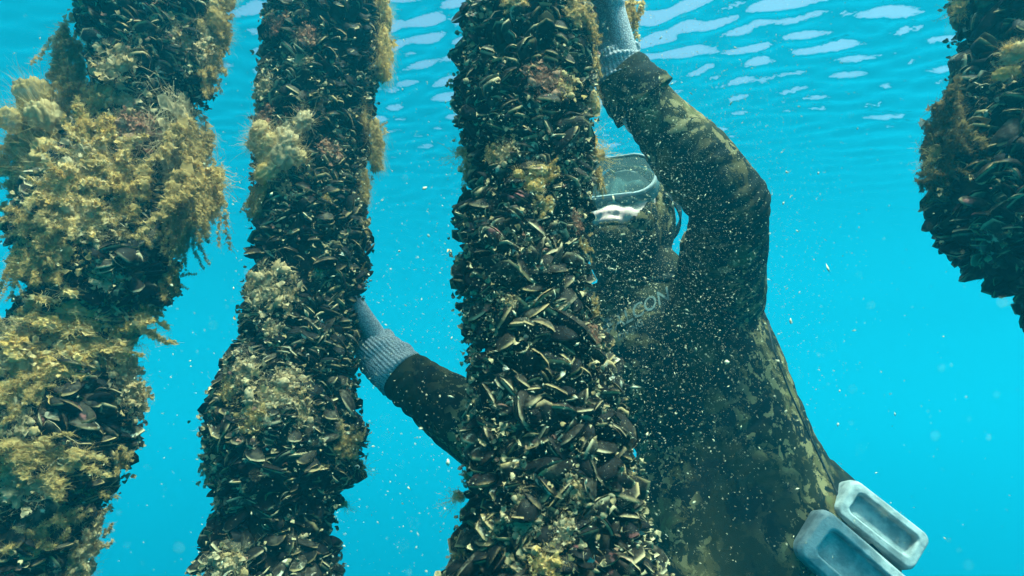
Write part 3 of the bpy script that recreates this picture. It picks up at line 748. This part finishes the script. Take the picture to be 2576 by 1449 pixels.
# high hand behind the thick rope
d_l = (P(1522, 55, .785) - WR_L)
g2 = part('glove', glove(WR_L + d_l * .12, d_l, Vector((-.85, -.45, .1)), (R(26), R(40), R(30)), .10, 1), M_KNIT)
part('cuff', cuff_mesh(WR_L + d_l * .45, WR_L.lerp(ELB_L, .02), .034, .041, 38, .0009, wav=.0024), M_KNIT, g2)
# turned-up wetsuit cuff of the raised arm
part('sleeve_cuff', cuff_mesh(WR_L.lerp(ELB_L, -.02), WR_L.lerp(ELB_L, .22), .043, .053, 1, .0, 60, 10, .0012), M_SUIT)
# side seam and chest lettering follow the body surface
bvh = BVHTree.FromObject(body, bpy.context.evaluated_depsgraph_get())
def on_body(px, py, off=.0015):
    d = P(px, py, 1.).normalized(); h = bvh.ray_cast(Vector((0, 0, 0)), d)
    if h[0] is None: h = bvh.find_nearest(P(px, py, 1.1))
    return h[0] + h[1] * off, h[1]
def seam(pts, w=.003):
    bm = bmesh.new(); prev = None; path = []
    for a, b in zip(pts, pts[1:]):
        for t in np.linspace(0, 1, 12)[:-1]: path.append(on_body(a[0] + (b[0] - a[0]) * t, a[1] + (b[1] - a[1]) * t, .0006))
    for i in range(len(path) - 1):
        t = (path[i + 1][0] - path[i][0]).normalized(); n = path[i][1]; s = t.cross(n).normalized()
        row = [bm.verts.new(path[i][0] + s * w * a + n * b) for a, b in ((-1, 0), (-.5, .0016), (.5, .0016), (1, 0))]
        if prev:
            for j in range(3): bm.faces.new((prev[j], prev[j + 1], row[j + 1], row[j]))
        prev = row
    me = bpy.data.meshes.new('seam'); bm.to_mesh(me); bm.free(); return me
part('seam', seam([(1932, 690), (1930, 800), (1945, 880), (1985, 985), (2030, 1085), (2075, 1180), (2115, 1262)]), M_RUB)
def lettering(body_text, px, py, h, ang, shear=.35, name='lettering'):
    cu = bpy.data.curves.new('t', 'FONT'); cu.body = body_text; cu.size = 1; cu.shear = shear; cu.resolution_u = 3; cu.offset = .012
    t = bpy.data.objects.new('t', cu); COL.objects.link(t); dg = bpy.context.evaluated_depsgraph_get(); dg.update()
    me = bpy.data.meshes.new_from_object(t.evaluated_get(dg)); bpy.data.objects.remove(t)
    ca, sa = math.cos(ang), math.sin(ang)
    for v in me.vertices:
        x, y = v.co.x * h, v.co.y * h; v.co = on_body(px + x * ca - y * sa, py - x * sa - y * ca, .0016)[0]
    return part(name, me, M_INK)
lettering('FALCON', 1528, 842, 46, R(29)); lettering('DIVING', 1556, 858, 22, R(33))
def stripes():
    bm = bmesh.new()
    for k in range(3):
        rows = []
        for t in np.linspace(0, 1, 10):
            x, y = 1488 + 44 * t + 5 * k, 832 - 24 * t + 13 * k - 8
            rows.append([bm.verts.new(on_body(x, y + e, .0016)[0]) for e in (-2.6, 2.6)])
        for a, b in zip(rows, rows[1:]): bm.faces.new((a[0], a[1], b[1], b[0]))
    me = bpy.data.meshes.new('stripe'); bm.to_mesh(me); bm.free(); return me
part('stripe_print', stripes(), M_INK)
# weight belt across the hip with pale coated weights
ax_body = (P(1975, 1390, 1.13) - P(1815, 1085, 1.13)).normalized()
def belt():
    c = P(1968, 1475, 1.13); side = Vector((.93, .36, 0)); side = (side - ax_body * side.dot(ax_body)).normalized(); dep = ax_body.cross(side)
    V = []; n = 96
    for s, off in ((-.026, .0), (-.026, .006), (.026, .006), (.026, .0)):
        for j in range(n):
            a = 2 * math.pi * j / n; V.append(c + ax_body * s + side * (.272 + off) * math.cos(a) + dep * (.139 + off) * math.sin(a))
    F = [(i * n + j, i * n + (j + 1) % n, (i + 1) % 4 * n + (j + 1) % n, (i + 1) % 4 * n + j) for i in range(4) for j in range(n)]
    return np_mesh('belt', V, F, smooth=False)
blt = part('weight_belt', belt(), M_BELT)
def weight(cpx, lx, ly, off, dpx):
    """rounded block with a recessed slot, long side along the body"""
    c, n = on_body(*cpx, off); n = (n * .75 - c.normalized()).normalized(); y = P(cpx[0] + dpx[0], cpx[1] + dpx[1], c.y) - P(cpx[0], cpx[1], c.y); y = (y - n * y.dot(n)).normalized(); x = y.cross(n)
    bm = bmesh.new(); rows = []
    for (sx, sy, z) in ((1, 1, -.026), (1.04, 1.02, .0), (1.0, 1.0, .012), (.90, .95, .019), (.60, .78, .019), (.55, .75, .015), (.53, .74, .004)):
        rows.append([bm.verts.new(c + x * (a * sx) + y * (b * sy) + n * (z - 1.6 * (a * sx) ** 2 - .7 * (b * sy) ** 2)) for a, b in rrect(lx, ly, lx * .38, 6)])
    k = len(rows[0])
    for a, b in zip(rows, rows[1:]):
        for j in range(k): bm.faces.new((a[j], a[(j + 1) % k], b[(j + 1) % k], b[j]))
    bm.faces.new(rows[-1]).material_index = 1; bm.faces.new(rows[0][::-1])
    me = bpy.data.meshes.new('weight'); bm.to_mesh(me); bm.free(); o = part('weight', me, M_LEAD, blt); me.materials.append(M_SLOT)
    md = o.modifiers.new('b', 'BEVEL'); md.width = .0018; md.segments = 2; md.limit_method = 'ANGLE'
    return o
weight((2170, 1316), .034, .070, .024, (76, 62))
weight((2106, 1428), .042, .092, .032, (76, 68))

# ragged scrap of algae draped over the raised glove
scrap = tuft('h', M_GOLD, 0, None, 'algae_scrap'); tag(scrap, 'golden scrap of algae draped over the raised glove', 'algae')
scrap.matrix_basis = Matrix.Translation(P(1590, -8, .78)) @ Matrix.Rotation(R(12), 4, 'Y') @ Matrix.Diagonal((.034, .03, .040, 1))
# ------------------------------------------------------------------ drifting particles
def snow():
    r = np.random.default_rng(77); B = Batch()
    base = np.array([(1, 0, 0), (-1, 0, 0), (0, 1, 0), (0, -1, 0), (0, 0, 1), (0, 0, -1)], float)
    F = np.array([(0, 2, 4), (2, 1, 4), (1, 3, 4), (3, 0, 4), (2, 0, 5), (1, 2, 5), (3, 1, 5), (0, 3, 5)])
    def flake(p, s, el):
        A = r.normal(size=(3, 3)); qm, _ = np.linalg.qr(A)
        v = base * (s * el, s * r.uniform(.5, .9), s * r.uniform(.25, .6)) * r.uniform(.7, 1.3, (6, 1)); B.add(v @ qm.T + np.array(p), F)
    for k in range(8500):     # cloud stirred up round the diver and the thick rope
        px = 1560 + r.normal() * 240; py = 640 + r.normal() * 380; Y = r.uniform(.45, .86)
        flake(P(px, py, Y), r.lognormal(math.log(.00039), .5), r.uniform(1, 2.8))
    for k in range(2600):
        px = 1000 + r.normal() * 330; py = 900 + r.normal() * 420; Y = r.uniform(.45, .9)
        flake(P(px, py, Y), r.lognormal(math.log(.00038), .5), r.uniform(1, 2.4))
    for k in range(16000):    # finest silt
        px = 1640 + r.normal() * 210; py = 520 + r.normal() * 330; Y = r.uniform(.5, .88)
        flake(P(px, py, Y), r.lognormal(math.log(.00026), .3), r.uniform(1, 2.4))
    for k in range(1500):     # everywhere
        Y = r.uniform(.35, 2.6) ; px = r.uniform(-300, 2900); py = r.uniform(-200, 1650)
        flake(P(px, py, Y), r.lognormal(math.log(.00062), .4), r.uniform(1, 2.2))
    for k in range(320):
        Y = r.uniform(.10, .32); flake(P(r.uniform(0, 2576), r.uniform(0, 1449), Y), r.uniform(.00012, .00034), r.uniform(1, 1.6))
    o = link('marine_snow', B.mesh('marine_snow', smooth=False), mat_simple('particle', (.60, .50, .32), .8, 1.2))
    tag(o, kind='stuff', label='pale specks of silt and shell drifting in the water')
snow()
